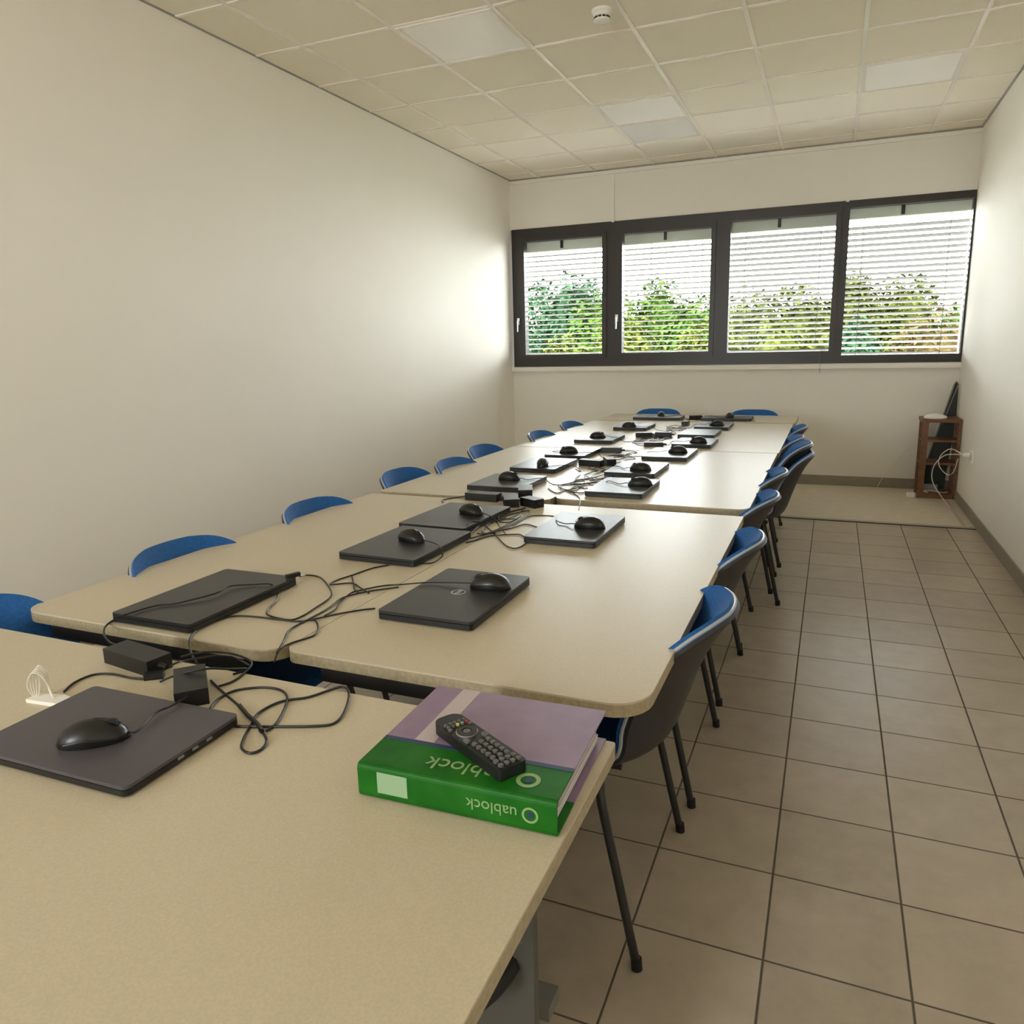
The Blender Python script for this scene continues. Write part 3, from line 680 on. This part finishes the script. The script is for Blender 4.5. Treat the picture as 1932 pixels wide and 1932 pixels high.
# charger heap at the gap of rows two and three
charger('flat black charger at the front of the heap between second and third rows', -1.335, 2.800, -.05, [[(-1.42, 2.83, .765), (-1.47, 2.80, ZW), (-1.5, 2.74, ZW), (-1.47, 2.69, ZW)]], s=(.15, .05, .032))
charger('tilted charger in the middle of the heap between second and third rows', -1.190, 2.755, -1.1, [loops(-1.12, 2.55, .07, .16, 7), loops(-1.09, 2.50, .06, .2, 6)], s=(.14, .06, .034))
charger('charger on the right of the heap between second and third rows, touching the seam', -1.092, 2.745, -.5, [loops(-1.08, 2.4, .06, .25, 8)], s=(.09, .05, .034))
charger('charger with shiny lid at the back of the heap, beyond the gap', -1.205, 2.955, -1.2, [loops(-1.07, 3.2, .08, .18, 9), loops(-1.0, 3.1, .07, .14, 7)], s=(.13, .06, .034))
charger('charger in the middle of the third row, left of the cable tangle', -1.165, 3.80, -.2, [loops(-1.07, 3.5, .07, .2, 9), loops(-1.05, 3.75, .09, .16, 8)], s=(.13, .05, .034))
charger('charger in the middle of the third row, right of the cable tangle', -1.085, 3.87, -1.1, [loops(-1.06, 4.05, .08, .16, 9)], s=(.11, .05, .036))
charger('charger beyond the joint of third and fourth rows, left', -1.20, 4.32, .1, [loops(-1.1, 4.3, .09, .14, 8)], s=(.12, .05, .032))
charger('charger beside the front right laptop of the fourth row', -1.02, 4.66, .2, [loops(-1.08, 4.75, .09, .16, 9)], s=(.12, .05, .026))
charger('charger amid the fourth row cable tangle, left', -1.185, 5.10, .3, [loops(-1.12, 5.0, .08, .2, 10), loops(-1.05, 5.15, .07, .2, 10)], s=(.11, .05, .034))
charger('charger amid the fourth row cable tangle, right', -1.06, 5.15, .1, [loops(-1.07, 5.3, .07, .2, 10)], s=(.11, .05, .034))
charger('charger near the back of the fourth row tables, standing alone', -1.045, 5.92, h_, [loops(-1.1, 5.8, .08, .2, 9), [(-1.05, 5.86, ZW+.01), (-1.06, 5.5, ZW), (-1.09, 5.2, ZW), (-1.1, 4.9, ZW)]], s=(.09, .05, .036))
charger('charger on the crosswise table between its two laptops', -1.05, 6.42, .4, [loops(-1.05, 6.4, .08, .1, 7)], s=(.10, .05, .034))
for i, (cx_, cy_, rx, ry, n, lab) in enumerate([(-1.06, 3.32, .08, .12, 10, 'coil of thin black cable in the front middle of the third row'),
     (-1.02, 3.55, .09, .2, 9, 'loose black cable between the second laptops of the third row'), (-1.1, 4.1, .1, .15, 10, 'tangle of black cable near the back of the third row'),
     (-1.10, 4.95, .12, .15, 12, 'tangle of black cable in the front middle of the fourth row'), (-1.09, 5.2, .1, .15, 12, 'tangle of black cable in the centre of the fourth row'),
     (-1.08, 5.6, .12, .15, 9, 'loose black cable toward the back of the fourth row'), (-1.09, 2.35, .07, .22, 8, 'loose black cable between the left and right laptops of the second row, back'),
     (-.62, 6.33, .12, .03, 6, 'short tangled cable at the right laptop of the crosswise table')]):
    cable(lab, loops(cx_, cy_, rx, ry, n), .0021)
# dark bundle tie and loops on near table
cable('cable bundle tied together in front of the charger block on the nearest table', px([(452, 1331), (468, 1350), (486, 1366), (494, 1380)], ZW+.002), .0042)
# clear bag / white earphones
t = thing('coiled_white_cable', 'small coil of white cable in clear wrap behind the nearest laptop, at picture left', 'cable', at(85, 1322, ZT_), .2)
bm = bmesh.new()
for k in range(5):
    tube(bm, smoothpath([(-.022+.002*k, .0, .004), (-.026+.003*k, .004*k-.008, .03), (-.012, .004*k-.008, .058+.002*k), (.006, .003*k-.004, .05), (.016-.003*k, .002*k, .02), (.020, 0, .004)], 5), .0012, 5)
obj('coil', bm, M['cablew'], t, smooth=True)
obj('wrap', prism([(-.03, -.012), (.05, -.02), (.06, .004), (.03, .016), (-.025, .014)], 0, .007), M['white'], t, bevel=.003)

# ------------------------------------------------------------------ binder and remote
bt = thing('binder', 'thick purple and green ring binder lying flat on the nearest table', 'binder', (-.4525, .9425, ZT_), .035)
BX, BY, BZ = .150, .131, .052
pts = []
for i in range(9):
    a = PI/2 + i/8*PI; pts.append((-BY + .010 + .010*math.cos(a) if True else 0, BZ/2 + (BZ/2)*math.sin(a)))
def yz_prism(p, x0, x1):
    bm = bmesh.new(); lo = [bm.verts.new((x0, y, z)) for y, z in p]; hi = [bm.verts.new((x1, y, z)) for y, z in p]
    bm.faces.new(lo); bm.faces.new(hi[::-1]); n = len(p)
    for i in range(n): bm.faces.new((lo[i], lo[(i+1) % n], hi[(i+1) % n], hi[i]))
    return bm
obj('cover', BB([(-BX, BX, -BY+.078, BY, BZ-.003, BZ), (-BX, BX, -BY+.078, BY, 0, .003)]), M['purple'], bt)
sp = [(-BY+.078, BZ), (-BY+.006, BZ), (-BY+.003, BZ-.0006), (-BY+.0008, BZ-.0022), (-BY-.0004, BZ-.0045), (-BY-.001, BZ-.0075), (-BY-.001, .008), (-BY+.001, .002), (-BY+.006, 0), (-BY+.078, 0), (-BY+.078, .003), (-BY+.008, .003), (-BY+.002, .009), (-BY+.002, BZ-.009), (-BY+.008, BZ-.003), (-BY+.078, BZ-.003)]
obj('spine', yz_prism(sp, -BX, BX), M['green'], bt)['label'] = 'green spine and cover strip'
obj('stripe', B(-BX, BX, -BY+.074, -BY+.083, BZ, BZ+.0004), M['navy'], bt)
obj('tape', B(-.102, -.070, -BY+.084, BY, BZ, BZ+.0004), M['tape'], bt)
bm = bmesh.new()
for k in range(9): box(bm, -BX+.006+.0006*k, BX-.010+rnd.uniform(-.004, .003), -BY+.02, BY-.012+rnd.uniform(-.004, .004), .004+.0042*k, .0078+.0042*k)
obj('pages', bm, M['paper'], bt)
tx = text_mesh('uablock', .040, .0003, M['ink'], bt, 'title'); tx.location = (.005, -BY+.036, BZ+.0003); tx.rotation_euler = (0, 0, PI); tx.scale = (1.0, 1, 1)
bm = bmesh.new(); ring(bm, .017, .011, .0005, 28); q = obj('emblem', bm, M['ink'], bt); q.location = (.098, -BY+.036, BZ+.0001)
q = obj('emblem_dot', lathe([(.006, 0), (.006, .0006)], 20), M['navy'], bt); q.location = (.098, -BY+.036, BZ+.0001)
tx = text_mesh('uablock', .024, .0003, M['ink'], bt, 'spine_title'); tx.rotation_euler = (PI/2, PI, 0); tx.location = (.058, -BY-.0013, .026)
bm = bmesh.new(); ring(bm, .0115, .0085, .0005, 28); q = obj('spine_emblem', bm, M['ink'], bt); q.rotation_euler = (PI/2, 0, 0); q.location = (.113, -BY-.0011, .026)
q = obj('spine_emblem_dot', lathe([(.004, 0), (.004, .0006)], 20), M['navy'], bt); q.rotation_euler = (PI/2, 0, 0); q.location = (.113, -BY-.0011, .026)
obj('sticker', B(-.118, -.070, -BY-.0016, -BY-.001, .012, .044), M['sticker'], bt)['label'] = 'pale green sticker on the spine'
# remote control
z0 = ZT_+BZ+.0005
ra = math.atan2(.90-.8325, -.497+.362)
rt = thing('remote_control', 'black remote control lying across the purple and green binder', 'remote control', (-.451, .8975, z0), -.53)
RL, RW, RH = .090, .0235, .017
bm = prism(rrect(-RL, RL, -RW, RW, [.017, .005, .005, .017], 6), 0, RH); obj('body', bm, M['black'], rt, bevel=.004, smooth=True)
def button(x, y, a=.0038, b_=.0032, m_='btn'):
    o = obj('button', prism(rrect(x-a, x+a, y-b_, y+b_, min(a, b_)*.8, 3), RH-.001, RH+.003), M[m_], rt); return o
for i in range(2):
    for k in range(5): button(-.060+i*.008, -.016+k*.008, .0028, .0026, ('btn', 'btn', 'yel', 'grn', 'red')[k] if i else 'btn')
for k in range(7):
    for j in range(3 if k < 5 else 4): button(.012+k*.0115, (-.012+j*.012) if k < 5 else (-.015+j*.010), .0040, .0036)
button(-.002, .016, .006, .004); button(-.002, -.016, .006, .004); button(-.044, .018, .0035, .003); button(-.044, -.018, .0035, .003)
bm = bmesh.new(); ring(bm, .0155, .0075, .0035, 32); q = obj('navigation_ring', bm, M['black'], rt); q.location = (-.026, 0, RH-.0005)
bm = bmesh.new(); ring(bm, .0165, .0155, .003, 32); q = obj('ring_trim', bm, M['silver'], rt); q.location = (-.026, 0, RH-.001)
q = obj('ok_button', lathe([(.006, 0), (.006, .003)], 20), M['btn'], rt); q.location = (-.026, 0, RH-.0005)

# ------------------------------------------------------------------ rack in the corner
rk = thing('shelf_rack', 'small reddish brown wooden shelf rack in the far right corner', 'shelf', (.893, 7.47, 0), 0)
hx, hy, hh_ = .148, .14, .70
for sx_ in (-1, 1):
    for sy_ in (-1, 1): obj('post', B(sx_*hx-.024 if sx_ > 0 else -hx, hx if sx_ > 0 else -hx+.048-.0, sy_*hy-.0 if sy_ < 0 else hy-.03, -hy+.03 if sy_ < 0 else hy, 0, hh_-.03), M['wood'], rk, bevel=.003)
for z in (.03, .30, .50): obj('shelf_board', B(-hx+.004, hx-.004, -hy+.008, hy-.008, z, z+.018), M['wood'], rk, bevel=.002)
obj('top_board', BB([(-hx-.008, hx+.0, -hy-.008, hy+.008, hh_-.03, hh_)]), M['wood'], rk, bevel=.004)
obj('bottom_rail', B(-hx+.048, hx-.03, -hy-.002, -hy+.012, 0, .04), M['wood'], rk)
dm = tag(obj('router_dome', lathe([(.088, 0), (.092, .008), (.082, .022), (.055, .034), (.02, .040), (.002, .041)], 32), M['white'], smooth=True), 'flat white dome shaped device on top of the wooden rack', 'router')
dm.location = (.845, 7.42, .70)
bd = thing('leaning_panel', 'dark folded panel with pale edges leaning in the corner behind the rack', 'panel', (0, 0, 0))
bm = bmesh.new()
P0 = [(.765, 7.66), (1.03, 7.66)]
lo = [(.775, .0), (.985, .0), (1.036, .70), (1.032, .97), (1.018, 1.0), (1.000, .985)]
bm = bmesh.new(); fa = [bm.verts.new((x, 7.655, z)) for x, z in lo]; fb = [bm.verts.new((x, 7.685, z)) for x, z in lo]
bm.faces.new(fa); bm.faces.new(fb[::-1])
for i in range(len(lo)): bm.faces.new((fa[i], fa[(i+1) % len(lo)], fb[(i+1) % len(lo)], fb[i]))
obj('panel', bm, M['board'], bd)
obj('edge_strip', T([(.776, 7.652, .02), (.998, 7.652, .985), (1.014, 7.652, 1.005)], .006, 8), M['steel'], bd, smooth=True)
obj('edge_strip', T([(.93, 7.645, .62), (1.005, 7.645, .90), (1.030, 7.645, .985)], .005, 8), M['steel'], bd, smooth=True)
so = thing('wall_socket', 'white wall socket with plugs on the right wall beside the rack', 'socket', (XR, 6.75, .46))
obj('plate', B(-.010, 0, -.06, .06, -.042, .042), M['white'], so, bevel=.003)
obj('holes', BB([(-.0115, -.010, -.045+q, -.038+q, -.02, .02) for q in (0, .084)]), M['black'], so)
pg = thing('wall_plug', 'white plug with two cables in the wall socket by the rack', 'plug', (XR-.011, 6.78, .47))
obj('plug_body', T([(0, 0, 0), (-.045, .01, .0)], [.02, .014], 10), M['white'], pg, smooth=True)
obj('cord', T([(-.045, .01, 0), (-.11, .2, .02), (-.16, .35, -.06), (-.15, .45, -.16), (-.08, .5, -.24), (-.05, .38, -.20), (-.05, .2, -.06)], .004, 6, 6), M['cablew'], pg, smooth=True)
obj('cord', T([(-.045, .01, 0), (-.14, .25, -.04), (-.20, .38, -.16), (-.19, .42, -.30), (-.10, .30, -.44), (-.06, .02, -.466), (-.055, -.12, -.466)], .004, 6, 6), M['cablew'], pg, smooth=True)
ps = thing('power_strip', 'white power strip lying at the foot of the wooden rack', 'power strip', (.70, 7.36, 0), .1)
obj('body', B(-.03, .03, -.022, .022, 0, .045), M['white'], ps, bevel=.005)
cable('white cable tangle inside the bottom of the wooden rack', [Vector(p) for p in ((.78, 7.38, .056), (.83, 7.36, .052), (.80, 7.42, .054), (.86, 7.45, .052), (.91, 7.40, .055), (.95, 7.38, .052), (.99, 7.42, .053))], .0045, 'cablew', group='white cables in the corner')
o = obj('cable_box', B(-.07, .07, -.03, .03, 0, .05), M['grey'], None, bevel=.008); o.location = (.85, 7.50, .0485)
tag(o, 'grey cable box on the lowest board of the wooden rack', 'box')
cable('thin white cable running diagonally down the far wall to the floor left of the rack', [Vector(p) for p in ((.72, 7.765, .43), (.66, 7.765, .36), (.58, 7.765, .24), (.50, 7.76, .12), (.45, 7.74, .01))], .0025, 'cablew', group='white cables in the corner')
